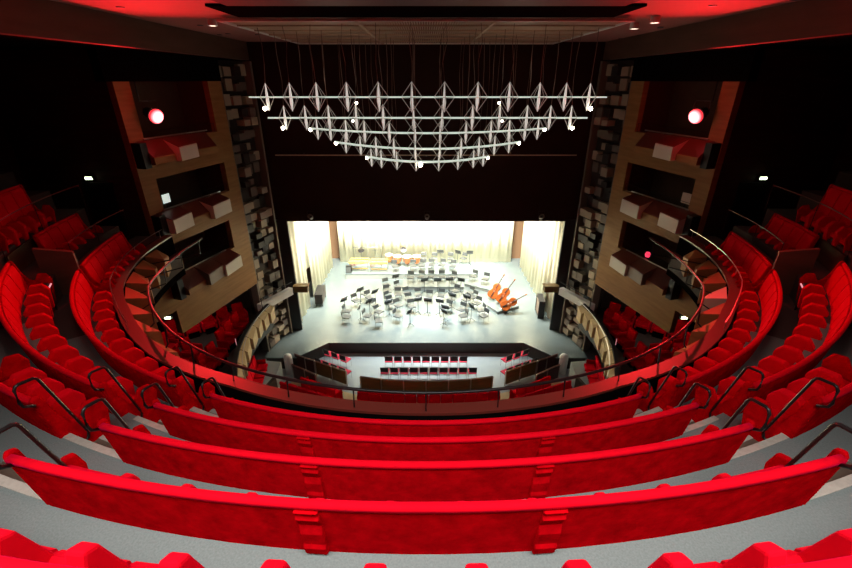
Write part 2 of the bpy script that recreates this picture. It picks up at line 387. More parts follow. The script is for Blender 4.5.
    while zz < 14.3 and k < 98:
        hh = rr.uniform(.42, .62); u = .16
        for c in range(4):
            wd = (L2-.34)/4*rr.uniform(.8, 1.0); dep = rr.uniform(.06, .48)
            if rr.random() < .86 and k < 98:
                mm = 'diff_a' if rr.random() < .5 else ('diff_b' if rr.random() < .6 else 'diff_c')
                z0 = zz+rr.uniform(0, .1)
                dbox(MB(o), u, u+wd, z0, z0+hh*rr.uniform(.5, .85), 0, dep).build('block', mm, dc); k += 1
            u += (L2-.34)/4
        zz += hh
    # white lighting boom in front of the diffuser
    bm_ = thing('lighting_boom', 'short white beam jutting toward the stage above the %s corner barrier' % sd, 'beam', (-8.2*side, 19.4, 3.4), 0, 'white beams at the stage corners')
    o = bm_.location
    bm = MB(o); bm.hexa([(-8.35*side, 19.3, 3.45), (-7.3*side, 21.3, 3.45), (-7.55*side, 21.4, 3.45), (-8.6*side, 19.4, 3.45),
                         (-8.35*side, 19.3, 3.85), (-7.3*side, 21.3, 3.85), (-7.55*side, 21.4, 3.85), (-8.6*side, 19.4, 3.85)]); bm.build('beam', 'white', bm_)
    bm = MB(o); bm.tube([(-7.3*side, 21.3, 3.5), (-7.3*side, 21.3, 4.2), (-8.3*side, 19.3, 4.2), (-8.3*side, 19.3, 3.5)], .025, 5); bm.build('guard_rail', 'black_metal', bm_)
    # small black device on the jamb
    dv = MB((-7.25*side, 21.95, 3.4)); dv.box((-7.0*side, 21.85, 3.55), (.75, .4, .32)); dv.box((-7.0*side, 21.85, 3.74), (.85, .45, .05))
    tag(dv.build('jamb_loudspeaker', 'barrier'), 'small dark loudspeaker fixed to the %s jamb of the stage' % sd, 'loudspeaker', 'jamb loudspeakers')

# ================================================================== BALCONY RING
HR = [(0, 8.61), (17, 8.58), (25, 8.56), (37, 8.47), (46, 8.38), (56, 8.25), (67, 7.76), (79, 7.32), (84, 7.25)]
LR = [(0, 8.68), (24, 8.70), (37, 8.89), (54, 8.97), (64, 9.16), (78, 9.22), (93, 9.2)]
def interp(T, a):
    a = abs(a)
    for (a0, r0), (a1, r1) in zip(T, T[1:]):
        if a <= a1: return r0+(r1-r0)*(a-a0)/(a1-a0)
    return T[-1][1]
bf = thing('balcony_parapet', 'curved horseshoe balcony front with dark red ledge around the void', 'balcony front', (0, 5.5, 8.5))
o = bf.location
def ring(mb, fn, amax, n=92):
    vs = []; fs = []
    k = None
    for i in range(n+1):
        a = -amax+2*amax*i/n; pr = fn(a); k = len(pr); vs += [PC(a, r, z) for r, z in pr]
    for i in range(n):
        for j in range(k): fs.append((i*k+j, i*k+(j+1) % k, (i+1)*k+(j+1) % k, (i+1)*k+j))
    fs += [tuple(range(k)), tuple(range(n*k, n*k+k))[::-1]]
    return mb.add(vs, fs)
ring(MB(o), lambda a: [(interp(LR, a), 8.4), (interp(LR, a), 9.15), (interp(LR, a)-.05, 9.15), (interp(LR, a)-.05, 8.4)], 92).build('inner_board', 'black_matt', bf)
ring(MB(o), lambda a: [(interp(LR, a)+.02, 9.15), (interp(LR, a)+.02, 9.2), (interp(LR, a)-.24, 9.19), (interp(LR, a)-.24, 9.14)], 92).build('ledge', 'ledge', bf)
ring(MB(o), lambda a: [(interp(LR, a)-.19, 9.14), (interp(LR, a)-.23, 9.14), (interp(LR, a)-.23, 8.45), (interp(LR, a)-.19, 8.45)], 92).build('outer_board', 'black_matt', bf)
# saw-tooth panels facing the void, wider towards the stage
pa = [30, 38, 46, 53, 60, 67, 74, 80, 86]
for s in (1, -1):
    for k in range(8):
        a0, a1 = pa[k]*s, (pa[k+1]-.9)*s
        mb = MB(o)
        ra0, ra1 = interp(LR, a0)-.24, interp(LR, a1)-.24
        wd = min(.52, .12+.013*(abs(a0)-30)); i0 = ra0-wd; i1 = ra1-wd+.2
        zt = 9.12
        mb.hexa([PC(a0, ra0, zt-.5), PC(a1, ra1, zt-.5), PC(a1, i1, zt-.75), PC(a0, i0, zt-.75),
                 PC(a0, ra0, zt), PC(a1, ra1, zt-.05), PC(a1, i1, zt-.30), PC(a0, i0, zt-.12)])
        p = mb.build('angled_panel', 'white_panel' if (s < 0 and k == 4) else 'tan', bf)
hr = thing('balcony_handrail', 'thin dark handrail running above the upper balcony ledge', 'handrail', (0, 5.6, 9.4))
o = hr.location
mb = MB(o); mb.tube([PC(a, interp(HR, a), 9.55) for a in range(-82, 83, 2)], .028, 6); mb.build('rail', 'black_metal', hr, True)
for a in range(-80, 81, 8):
    mb = MB(o); rr_ = interp(HR, a); mb.tube([PC(a, rr_, 9.55), PC(a, rr_+.04, 9.1), PC(a, interp(LR, a)-.22, 8.85)], .018, 5); mb.build('post', 'black_metal', hr)
for s in (1, -1):
    t_ = thing('ledge_rail', 'fine pale rail along the outer edge of the %s balcony ledge' % SIDE[s], 'handrail', PC(60*s, 9.1, 9.4))
    mb = MB(t_.location); mb.tube([PC(a*s, interp(LR, a)-.02, 9.45) for a in range(46, 92, 3)], .014, 5); mb.build('rail', 'steel', t_)
    for a in (47, 58, 69, 80, 90):
        mb = MB(t_.location); mb.tube([PC(a*s, interp(LR, a)-.02, 9.45), PC(a*s, interp(LR, a)-.02, 9.19)], .012, 4); mb.build('post', 'steel', t_)

# ================================================================== SEAT ROWS
def seat_row(R, zf, zt, a0, a1, nseat, label, ends=(True, True), rails=(False, False), straps=(), wing=False, bul=0, group='red seat rows of the upper balcony'):
    """continuous upholstered row; a0..a1 angles (deg)"""
    BUL[0] = bul
    am = (a0+a1)/2
    t = thing('theatre_seat_row', label, 'seat row', PC(am, R-.4, zf), 0, group)
    o = t.location; n = max(6, int(abs(a1-a0)/1.5))
    B = [(R-.005, zt-.045), (R-.055, zt-.045), (R-.25, zf+.42), (R-.30, zf+.10), (R-.19, zf+.02), (R-.19, zf+.50), (R-.10, zf+.60)]
    bp_ = MB(o).arc(B, a0, a1, n).build('back_panel', 'velvet', t, False)
    T = [(R+.006, zt-.055), (R+.010, zt-.015), (R-.006, zt), (R-.045, zt), (R-.062, zt-.02), (R-.062, zt-.055)]
    MB(o).arc(T, a0, a1, n).build('top_roll', 'velvet_plain', t, True)
    da = (a1-a0)/nseat
    side_row = abs(am) > 10
    for i in range(nseat):
        b0, b1 = a0+da*i+da*.04, a0+da*(i+1)-da*.04
        S = [(R-.20, zf+.40), (R-.20, zf+.52), (R-.45, zf+.55), (R-.56, zf+.52), (R-.58, zf+.42), (R-.4, zf+.38)] if side_row else [(R-.24, zf+.45), (R-.19, zf+.84), (R-.27, zf+.88), (R-.34, zf+.82), (R-.37, zf+.52), (R-.32, zf+.44)]
        MB(o).arc(S, b0, b1, 2).build('seat_cushion', 'velvet_plain', t)
        K = [(R-.055, zt-.10), (R-.085, zt-.07), (R-.115, zt-.13), (R-.19, zf+.75), (R-.22, zf+.50), (R-.2, zf+.48)]
        MB(o).arc(K, b0, b1, 2).build('back_cushion', 'velvet_plain', t, False)
    W = [(R-.09, zt-.20), (R-.16, zt-.20), (R-.27, zf+.84), (R-.40, zf+.80), (R-.44, zf+.70), (R-.40, zf+.2), (R-.25, zf+.2)]
    if wing: W = [(R-.06, zt-.2), (R-.12, zt-.02), (R-.20, zt-.06), (R-.30, zf+.84), (R-.34, zf+.70), (R-.32, zf+.2), (R-.2, zf+.2)]
    if abs(am) > 10: W = [(R-.28, zf+.2), (R-.26, zf+.66), (R-.36, zf+.80), (R-.58, zf+.80), (R-.68, zf+.66), (R-.64, zf+.2)]
    hw = math.degrees((.055 if wing else .075 if abs(am) > 10 else .045)/R)
    for i in range(1, nseat):
        a = a0+da*i; MB(o).arc(W, a-hw, a+hw, 1).build('armrest', 'velvet_plain', t, bevel=.02)
    P = [(R-.005, zt-.02), (R-.03, zt+.03), (R-.10, zt+.01), (R-.17, zf+.88), (R-.21, zf+.76), (R-.26, zf+.74), (R-.32, zf+.90), (R-.42, zf+.87), (R-.47, zf+.70), (R-.42, zf+.08), (R-.19, zf+.02), (R-.10, zf+.60)]
    if side_row: P = [(R-.005, zt-.02), (R-.03, zt+.03), (R-.10, zt+.01), (R-.18, zf+.92), (R-.27, zf+.74), (R-.35, zf+.70), (R-.44, zf+.86), (R-.60, zf+.84), (R-.68, zf+.68), (R-.58, zf+.08), (R-.19, zf+.02), (R-.10, zf+.60)]
    hw = math.degrees(.06/R)
    for e, (a, sg) in enumerate(((a0, -1), (a1, 1))):
        sgn = sg if a1 > a0 else -sg
        if ends[e]: MB(o).arc(P, a, a+sgn*hw, 1).build('end_panel', 'velvet', t, bevel=.025)
        if rails[e]:
            a2 = a+sgn*hw*(-1.0 if abs(a) < 16 else .2 if abs(a) < 21 else 1.3)
            pts = [(-.02, -.06), (.07, -.0), (.088, .06), (.082, .22), (.06, .255), (.03, .265), (-.10, .25), (-.125, .235), (-.14, .20), (-.355, -.70), (-.36, -.76), (-.345, -.81), (-.31, -.83), (-.2, -.79)]
            MB(o).tube([PC(a2, R+dr, zt+dz) for dr, dz in pts], .017, 6).build('handrail', 'black_metal', t, True)
    for a in straps:
        hw2 = math.degrees(.085/R)
        MB(o).arc([(R+.03, zt-.06), (R-.02, zt-.06), (R-.13, zf+.62), (R-.06, zf+.62), (R-.035, zf+.72), (R-.045, zf+.76), (R-.02, zf+.9), (R-.03, zt-.25), (R+.012, zt-.15), (R+.0, zt-.11)], a-hw2, a+hw2, 2).build('seam_strap', 'velvet', bp_, bevel=.012)
    BUL[0] = 0.0
    return t
cen = {'A': (15.4, 15, 'nearest, seen only as armrests along the bottom edge'), 'B': (14.9, 11, 'second from the camera, longest in full view with two seam straps'),
       'C': (17.0, 11, 'third from the camera, just ahead of the longest row'), 'D': (19.6, 12, 'fourth from the camera, one row behind the front'), 'E': (20.2, 11, 'right behind the balcony ledge')}
for k, (am, ns, txt) in cen.items():
    R, zf, zt = ROWS[k]
    seat_row(R, zf, zt, -am, am, ns, 'red centre seat row ' + txt, rails=((k != 'A'),)*2, wing=(k == 'A'), straps={'B': (3.8, -4.1), 'C': (5.5, -5.6), 'A': (5, -5), 'D': (8, -8), 'E': ()}[k])
sidetxt = {'E': 'curving right behind the ledge rail', 'D': 'on the second step, with tall back', 'C': 'on the third step, cut off by the frame'}
for s in (1, -1):
    for k, (b0, b1, ns) in {'E': (25.2, 64.5, 11), 'D': (25.4, 62, 11), 'C': (22.6, 33, 4)}.items():
        R, zf, zt = ROWS[k]
        seat_row(R, zf, zt, b0*s, b1*s, ns, 'long red %s side seat row %s' % (SIDE[s], sidetxt[k]), rails=(True, False), bul={'E': .22, 'D': .40, 'C': 0}[k])
    # rows continuing towards the stage
    seat_row(9.78, 8.55, 9.80, 66.5*s, 83*s, 6, 'short straight-looking red row beyond the aisle on the %s, along the ledge' % SIDE[s])
    seat_row(11.0, 9.15, 10.38, 73*s, 84*s, 4, 'red row of four inside the lower %s side box' % SIDE[s], group='red rows in the side boxes')
    seat_row(11.75, 10.0, 11.45, 68*s, 80.5*s, 5, 'red row inside the upper %s side box at the frame edge' % SIDE[s], group='red rows in the side boxes')
    for lab, r, a0, a1, z in (('at the end of the second side row', 10.22, 58.5, 62.0, 9.15), ('ending the side row by the ledge', 9.3, 64.7, 66.2, 8.55)):
        p = PC((a0+a1)/2*s, r, z); b = MB(p); b.tube([PC((a0+a1)/2*s, r, z), PC((a0+a1)/2*s, r, z+.55)], .018, 5)
        ob = tag(b.build('step_light_post', 'black_metal'), 'thin pink strip light %s, %s side' % (lab, SIDE[s]), 'step light', 'step lights of the upper balcony')
        b = MB(p); b.tube([PC(a0*s, r, z+.56), PC(a1*s, r, z+.56)], .018, 5); b.build('light_strip', 'strip', ob)
    # partition walls and box fronts
    struct(MB().arc([(9.75, 9.15), (9.75, 10.25), (10.5, 10.45), (10.5, 9.15)], 65.2*s, 65.9*s, 1).build('partition_wall', 'fascia'))
    struct(MB().arc([(9.86, 8.6), (9.86, 9.75), (9.94, 9.75), (9.94, 8.6)], 66*s, 84*s, 8).build('partition_wall', 'dark_wall'))
    struct(MB().arc([(11.06, 9.1), (11.06, 10.3), (11.12, 10.3), (11.12, 9.1)], 66*s, 84*s, 8).build('partition_wall', 'dark_wall'))
    struct(MB().arc([(12.1, 9.8), (12.1, 11.3), (12.2, 11.3), (12.2, 9.8)], 64*s, 84*s, 8).build('partition_wall', 'dark_wall'))
    for nm, lab, r, z, c0, c1 in (('box_rail', 'lower', 10.05, 10.25, 70, 89), ('box_rail', 'upper', 10.95, 11.15, 64, 87)):
        t_ = thing(nm, 'thin rail guarding the %s %s side box' % (lab, SIDE[s]), 'handrail', PC((c0+c1)/2*s, r, z-.9), 0, 'rails of the side boxes')
        mb = MB(t_.location); mb.tube([PC(a*s, r, z) for a in range(c0, c1+1)]+[PC(c1*s, r+.05, z-.05)], .016, 5); mb.build('rail', 'ledge', t_)
        for a in (c0, (c0+c1)/2, c1):
            mb = MB(t_.location); mb.tube([PC(a*s, r, z), PC(a*s, r, z-.85)], .012, 4); mb.build('post', 'black_metal', t_)
    # exit signs and doors
    for lab, p, dr in (('upper', (-11.75*s, 15.22, 11.05), 1), ('lower', TP(s, -.42, 5.88, -.02), 0)):
        e = MB(p); e.box(p, (.29, .08, .14)); ob = e.build('exit_sign', 'black'); tag(ob, 'small glowing exit sign on the %s %s side wall' % (lab, SIDE[s]), 'exit sign', 'exit signs')
        e = MB(p); e.box((p[0], p[1]-.05, p[2]), (.23, .03, .09)); e.build('lit_face', 'exit', ob)
    d = MB((-11.6*s, 15.2, 9.15)); d.box((-11.5*s, 15.2, 10.0), (1.1, .08, 1.8), R_(-8.5*s)); struct(d.build('door_'+('1' if s > 0 else '2'), 'black'))

# ================================================================== LOWER BALCONY, STALLS
for s in (1, -1):
    sd = SIDE[s]
    struct(xy_prism([(-8.12*s, 19.8), (-8.3*s, 18.6), (-8.33*s, 17.5), (-8.18*s, 15.9), (-7.8*s, 14.4), (-7.2*s, 13.1), (-6.4*s, 12.1), (-14*s, 12.1), (-14*s, 20.6), (-9.0*s, 20.6)], 2.4, 3.0).build('lower_balcony_floor', 'floor_dark'))
    lf = thing('lower_balcony_parapet', 'pale wooden lower balcony front curving down beside the %s stage corner' % sd, 'balcony front', PC(105*s, 7.9, 2.9), 0, 'lower balcony fronts')
    o = lf.location
    PL = [(-8.05, 19.6), (-8.2, 18.6), (-8.25, 17.5), (-8.1, 15.9), (-7.7, 14.4), (-7.1, 13.1), (-6.3, 12.1)]
    def along(f, off):
        k = min(int(f), len(PL)-2); t = f-k
        # Catmull-Rom through the plan points
        P0, P1, P2, P3 = [Vector(PL[max(0, min(len(PL)-1, k+q))]) for q in (-1, 0, 1, 2)]
        p = .5*((2*P1)+(P2-P0)*t+(2*P0-5*P1+4*P2-P3)*t*t+(3*P1-P0-3*P2+P3)*t**3)
        d = .5*((P2-P0)+2*(2*P0-5*P1+4*P2-P3)*t+3*(3*P1-P0-3*P2+P3)*t*t); d.normalize()
        return ((p.x-d.y*off)*s, p.y+d.x*off)
    def strip(prof, f0, f1, n):
        mb = MB(o); vs = []; fs = []; k = len(prof)
        for i in range(n+1):
            for of, z in prof: x, y = along(f0+(f1-f0)*i/n, of); vs.append((x, y, z))
        for i in range(n):
            for q in range(k): fs.append((i*k+q, i*k+(q+1) % k, (i+1)*k+(q+1) % k, (i+1)*k+q))
        return mb.add(vs, fs+[tuple(range(k)), tuple(range(n*k, n*k+k))[::-1]])
    strip([(0, 2.4), (0, 3.72), (.05, 3.72), (.05, 2.4)], 0, 5.9, 36).build('inner_board', 'black', lf)
    strip([(-.12, 3.70), (-.12, 3.77), (.06, 3.77), (.06, 3.70)], 0, 5.9, 36).build('ledge', 'black', lf)
    for k in range(9):
        f0 = .02+k*.65; f1 = f0+.60
        a_, b_ = along(f0, .06), along(f1, .06); c_, d_ = along(f1, .34), along(f0, .24)
        MB(o).hexa([(*a_, 3.0), (*b_, 3.0), (*c_, 2.95), (*d_, 2.95), (*a_, 3.70), (*b_, 3.70), (*c_, 3.50), (*d_, 3.62)]).build('angled_panel', 'tan_light', lf)
    mb = MB(o); mb.tube([(*along(f*.25, .3), 4.0) for f in range(24)], .018, 5); mb.build('handrail', 'steel', lf)
    # curved dark wall of the stalls below
    struct(MB().arc([(7.34, 0), (7.34, 1.75), (7.2, 1.75), (7.2, 0)], 80*s, 106*s, 24).build('stalls_side_wall', 'stagewall'))
    # seats of the lower balcony : armchairs
def armchair():
    t = thing('theatre_armchair', 'x', 'armchair')
    b = MB(); b.box((0, 0, .40), (.50, .52, .16)); b.build('seat', 'velvet_plain', t, bevel=.03)
    b = MB(); b.box((0, -.28, .70), (.52, .14, .62), 0, R_(10)); b.build('backrest', 'velvet', t, bevel=.04)
    for x in (-.29, .29):
        b = MB(); b.box((x, -.02, .42), (.08, .56, .44)); b.build('armrest', 'velvet_plain', t, bevel=.03)
    b = MB(); b.box((0, -.02, .16), (.46, .44, .32)); b.build('base', 'black_matt', t)
    return t
AC = armchair(); first = True
def put_chair(p, rz, label, group):
    global first
    if first:
        AC.location = p; AC.rotation_euler = (0, 0, rz); AC['label'] = label; AC['group'] = group; first = False; return AC
    return dup(AC, p, rz, label, group)
for s in (1, -1):
    sd = SIDE[s]
    # row below the tower, facing the house centre
    for i in range(5):
        put_chair(((-11.75+.60*i)*s, 17.3+.42*i, 3.0), R_(-142*s), '%s red armchair from the house end, in the dark under the %s tower' % (ORD[i], sd), 'armchairs under the %s tower' % sd)
    for i in range(3):
        put_chair(((-8.95-.03*i)*s, 18.05-.72*i, 3.0), R_(-100*s), '%s red armchair from the stage end, behind the pale lower balcony front on the %s' % (ORD[i], sd), 'armchairs behind the %s lower front' % sd)
    for j, (r, aa) in enumerate(((9.0, 98), (10.3, 99), (11.6, 100))):
        for i in range(3):
            a = (aa-(4.4, 3.9, 3.5)[j]*i)*s; p = PC(a, r, 3.0)
            put_chair(p, R_(-a), '%s red armchair of the %s cluster, lower balcony %s side' % (ORD[i], ('inner', 'middle', 'outer')[j], sd), 'armchair clusters of the lower balcony')
    # small aisle lights by those seats
    for j, (px_, r) in enumerate(((9.9, 101.5), (11.0, 102), (9.0, 106))):
        b = PC(r*s, px_, 3.05); mb = MB(b); mb.tube([b, (b[0], b[1], b[2]+.5)], .018, 5)
        ob = tag(mb.build('step_light_post', 'black_metal'), 'thin step light on the %s lower balcony, %s' % (sd, ('between inner seats', 'between outer seats', 'by the pale front')[j]), 'step light', 'step lights')
        mb = MB(b); mb.tube([(b[0], b[1]-.04, b[2]+.15), (b[0], b[1]-.03, b[2]+.48)], .010, 4); mb.build('light_strip', 'strip', ob)
# stalls : raked wooden floor
struct(xy_prism([(-6.9, 18.0), (-4.2, 17.2), (-3.2, 16.85), (0, 16.6), (3.2, 16.85), (4.2, 17.2), (6.9, 18.0), (7.2, 11), (-7.2, 11)], 0, .12).build('stalls_wood_floor', 'tan_light'))
# barriers
def barrier(name_pts, label, matn, h=.9, zb=0.0):
    m = Vector(((name_pts[0][0]+name_pts[-1][0])/2, (name_pts[0][1]+name_pts[-1][1])/2, zb))
    t = thing('pit_barrier', label, 'barrier', m, 0, 'barriers round the front of the stalls')
    for (x0, y0), (x1, y1) in zip(name_pts, name_pts[1:]):
        d = Vector((x1-x0, y1-y0)); L = d.length; a = math.atan2(d.y, d.x)
        MB(m).box(((x0+x1)/2, (y0+y1)/2, zb+.47), (L-.06, .05, h-.12), a).build('board', matn, t)
    for (x, y) in name_pts:
        MB(m).box((x, y, zb+h/2), (.06, .08, h)).build('post', 'steel', t)
    MB(m).tube([(x, y, zb+h) for x, y in name_pts], .028, 6).build('top_rail', 'ledge', t)
    return t
cb = [(-3.25, 17.35), (-2.2, 17.14), (-1.1, 17.03), (0, 17.0), (1.1, 17.03), (2.2, 17.14), (3.3, 17.35)]
barrier(cb, 'long brown curved barrier of panels behind the black chair rows', 'barrier')
for s in (1, -1):
    sd = SIDE[s]
    barrier([(-5.78*s, 18.64), (-4.85*s, 18.2), (-4.02*s, 17.75)], 'brown two-panel barrier beside the angled red chairs on the %s' % sd, 'barrier')
    barrier([(-7.05*s, 19.3), (-6.4*s, 18.95), (-5.84*s, 18.68)], 'dark wine barrier against the %s stage corner' % sd, 'wine')
    barrier([(-6.9*s, 18.35), (-6.15*s, 17.9), (-5.5*s, 17.5)], 'dark wine barrier set in front of the %s corner seats' % sd, 'wine')
    # white post
    p = (-7.25*s, 18.85, 0); t_ = MB(p)
    t_.lathe([(0, 0), (.22, 0), (.22, 1.0), (.18, 1.12), (0, 1.16)], p, 12)
    tag(t_.build('corner_post', 'white', None, True), 'stout white post at the end of the %s wine barrier' % sd, 'post', 'white corner posts')
# stalls seat rows
def stall_row(p0, p1, n, sag, label, z=.12, h=1.0):
    p0, p1 = Vector(p0), Vector(p1); m = (p0+p1)/2
    t = thing('stalls_seat_row', label, 'seat row', (m.x, m.y, z), 0, 'red seat rows of the stalls'); o = t.location
    d = (p1-p0); L = d.length; d.normalize(); nn = Vector((-d.y, d.x))
    if nn.y < 0: nn = -nn
    ang = math.atan2(d.y, d.x)
    for i in range(n):
        f = (i+.5)/n; c = p0+(p1-p0)*f - nn*(sag*(1-(2*f-1)**2)); wd = L/n
        MB(o).box((c.x, c.y, z+.60), (wd*.97, .11, h-.26), ang, R_(8)).build('backrest', 'velvet_plain', t, bevel=.03)
        c2 = c+nn*.32; MB(o).box((c2.x, c2.y, z+.40), (wd*.9, .46, .13), ang).build('seat', 'velvet_plain', t, bevel=.03)
    for i in (0, n):
        f = i/n; c = p0+(p1-p0)*f+nn*.2; MB(o).box((c.x, c.y, z+.33), (.06, .5, .66), ang).build('end_panel', 'velvet', t)
    return t
stall_row((-3.2, 16.05), (3.45, 16.05), 12, .22, 'red stalls row in the centre behind the brown barrier')
stall_row((-3.4, 15.05), (3.5, 15.05), 12, .22, 'red centre stalls row half hidden by the balcony ledge')
for s in (1, -1):
    stall_row((-6.1*s, 17.12), (-4.25*s, 16.12), 4, 0, 'shorter red stalls row on the %s, by the wine barrier' % SIDE[s])
    stall_row((-7.0*s, 16.75), (-4.05*s, 15.5), 6, 0, 'longer red stalls row on the %s, nearest the ledge' % SIDE[s])
    # red seats on the far side under the lower balcony
    stall_row((-8.2*s, 17.2), (-7.83*s, 14.9), 4, 0, 'red row tucked below the pale lower front on the %s' % SIDE[s], z=1.3)
    struct(xy_prism([(-8.7*s, 18.2), (-7.3*s, 18.0), (-7.0*s, 14.0), (-8.7*s, 14.0)], 0, 1.3).build('stalls_side_floor', 'stalls'))

# ---- black chairs in front of the stage
def black_chair():
    t = thing('stacking_chair', 'x', 'chair')
    MB().box((0, .02, .44), (.42, .42, .05)).build('seat', 'redseat', t, bevel=.015)
    b = MB(); b.box((0, -.22, .70), (.42, .035, .34), 0, R_(8)); b.build('backrest', 'blackseat', t, bevel=.01)
    b = MB(); b.box((0, -.20, .70), (.36, .02, .30), 0, R_(8)); b.build('back_pad', 'redseat', t)
    for x in (-.2, .2):
        MB().tube([(x, .2, 0), (x, .19, .43)], .013, 5).build('leg', 'chrome', t)
        MB().tube([(x, -.25, 0), (x, -.18, .43), (x, -.225, .6), (x, -.25, .86)], .013, 5).build('leg', 'chrome', t)
    return t
BC = black_chair(); bfirst = [True]
def put_black(p, rz, label, group):
    if bfirst[0]:
        BC.location = p; BC.rotation_euler = (0, 0, rz); BC['label'] = label; BC['group'] = group; bfirst[0] = False; return
    dup(BC, p, rz, label, group)
for i in range(9):
    x = -2.0+i*.5; put_black((x, 19.35, 0), 0, '%s black-backed chair from the left in the row of nine nearest the stage' % ORD[i], 'black chairs in front of the stage')
for i in range(10):
    x = -2.14+i*.505; put_black((x, 18.35, 0), 0, '%s black-backed chair from the left in the row of ten by the brown barrier' % ORD[i], 'black chairs in front of the stage')
for s in (1, -1):
    sd = SIDE[s]
    for i in range(3):
        put_black((-(5.35-.5*i)*s, 19.95-.28*i, 0), R_(-29*s), '%s chair from the stage corner in the far angled trio on the %s' % (ORD[i], sd), 'angled chairs on the %s' % sd)
    for i in range(4):
        put_black((-(5.6-.48*i)*s, 19.1-.27*i, 0), R_(-29*s), '%s chair from the stage corner in the angled row at the %s brown barrier' % (ORD[i], sd), 'angled chairs on the %s' % sd)

# ================================================================== STAGE
def drape(name, pts, z0, z1, amp, wl, label):
    # gathered cloth along a polyline
    P = []
    for (x0, y0), (x1, y1) in zip(pts, pts[1:]):
        L = math.hypot(x1-x0, y1-y0); n = int(L/.06)
        for i in range(n):
            f = i/n; s_ = f*L; dx, dy = -(y1-y0)/L, (x1-x0)/L
            wv = amp*math.sin(2*math.pi*s_/wl)+amp*.4*math.sin(2*math.pi*s_/wl*2.3+1)
            P.append((x0+(x1-x0)*f+dx*wv, y0+(y1-y0)*f+dy*wv))
    o = (P[len(P)//2][0], P[len(P)//2][1], z0)
    mb = MB(o); vs = [(x, y, z) for z in (z0, z1) for x, y in P]; k = len(P)
    mb.add(vs, [(i, i+1, k+i+1, k+i) for i in range(k-1)])
    ob = mb.build(name, 'curtain', None, True)
    sm = ob.modifiers.new('thickness', 'SOLIDIFY'); sm.thickness = .03
    return tag(ob, label, 'curtain')
drape('stage_curtain', [(-6.95, 32.5), (6.95, 32.5)], .76, 9.6, .05, .8, 'wide cream drape closing the back of the stage')
drape('stage_curtain', [(-7.66, 22.35), (-7.6, 25.2)], .76, 9.6, .07, .9, 'cream side drape on the left, part nearest the jamb')
drape('curtain_pelmet', [(-7.62, 25.15), (-7.62, 26.25)], 3.2, 9.6, .05, .9, 'short cream drape hanging above the doorway on the left of the stage')
drape('stage_curtain', [(-7.62, 26.2), (-7.45, 31.6)], .76, 9.6, .07, .9, 'long cream side drape on the left of the stage')
drape('stage_curtain', [(7.66, 22.35), (7.45, 31.6)], .76, 9.6, .07, .9, 'long cream side drape on the right of the stage')
# platforms
def platform(name, c, d, rz, label, zb=.75):
    o = (c[0], c[1], zb); t = thing(name, label, 'platform', o, rz, 'low grey stage platforms')
    MB().box((0, 0, d[2]/2-.02), (d[0], d[1], d[2]-.04)).build('skirt', 'platform', t)
    MB().box((0, 0, d[2]-.02), (d[0]+.03, d[1]+.03, .04)).build('deck', 'stage', t)
    return t
platform('stage_platform', (-3.7, 30.4), (4.5, 2.4, .40), 0, 'wide grey platform carrying the percussion at back left')
platform('stage_platform', (1.2, 30.35), (5.2, 2.3, .40), 0, 'grey platform carrying the back row of chairs in the centre')
platform('stage_platform', (.5, 28.2), (4.3, 1.6, .22), 0, 'low grey centre platform one step below the back row')
platform('stage_platform', (4.05, 27.85), (2.3, 1.2, .22), R_(-32), 'slanted low platform at the right of the wind chairs')
platform('stage_platform', (5.0, 24.75), (1.7, 1.1, .18), R_(28), 'small slanted platform beneath the double basses')
def zst(x, y):
    if -5.9 < x < -1.5 and 29.2 < y < 31.6: return 1.15
    if -1.4 < x < 3.8 and 29.2 < y < 31.5: return 1.15
    if -1.6 < x < 2.6 and 27.45 < y < 28.95: return .97
    if math.hypot(x-4.05, y-27.85) < .85: return .97
    return .75
# orchestra chairs
def orch_chair():
    t = thing('orchestra_chair', 'x', 'chair')
    MB().box((0, .0, .45), (.46, .44, .06)).build('seat', 'chair', t, bevel=.02)
    b = MB(); b.box((0, -.24, .74), (.44, .05, .26), 0, R_(10)); b.build('backrest', 'chair', t, bevel=.02)
    for x in (-.2, .2):
        MB().tube([(x, .2, 0), (x, .18, .43)], .016, 5).build('leg', 'chrome', t)
        MB().tube([(x, -.24, 0), (x, -.19, .43), (x, -.22, .6), (x, -.25, .84)], .016, 5).build('leg', 'chrome', t)
    return t
OC = orch_chair(); ofirst = [True]
chairs = [  # x, y of each chair on the stage
 (-4.86, 23.5), (-4.8, 22.8), (-4.55, 24.9), (-4.1, 25.9), (-3.75, 25.4), (-3.55, 22.9), (-3.15, 24.2), (-2.9, 23.4), (-2.8, 22.3),
 (-2.75, 27.3), (-2.6, 26.2), (-2.45, 25.3), (-1.9, 26.9), (-1.85, 25.8), (-1.75, 24.2), (-1.7, 22.9), (-2.3, 24.6),
 (-1.25, 25.9), (-1.1, 25.0), (-.5, 25.7), (.2, 25.4), (1.0, 25.6), (-.9, 24.1),
 (1.35, 24.0), (1.6, 25.0), (2.2, 23.7), (2.25, 22.9), (2.0, 26.3), (2.95, 26.0), (3.25, 24.5), (3.4, 23.6), (3.5, 22.9), (2.6, 25.0), (3.1, 25.4),
 (-1.1, 28.0), (-.35, 28.1), (.35, 28.1), (1.15, 28.1), (1.9, 28.0), (3.4, 28.25), (4.2, 27.75),
 (-.95, 29.72), (-.3, 29.8), (.4, 29.9), (1.2, 29.9), (2.0, 29.7), (.6, 31.2), (1.9, 31.2), (2.9, 31.2), (-.2, 31.25), (-2.3, 29.65)]
chairs.sort(key=lambda c: -c[1])
band = {}
for c in chairs:
    b = 0 if c[1] > 30.5 else 1 if c[1] > 29 else 2 if c[1] > 27.4 else 3 if c[1] > 25.7 else 4 if c[1] > 24.55 else 5 if c[1] > 23.3 else 6
    band.setdefault(b, []).append(c)
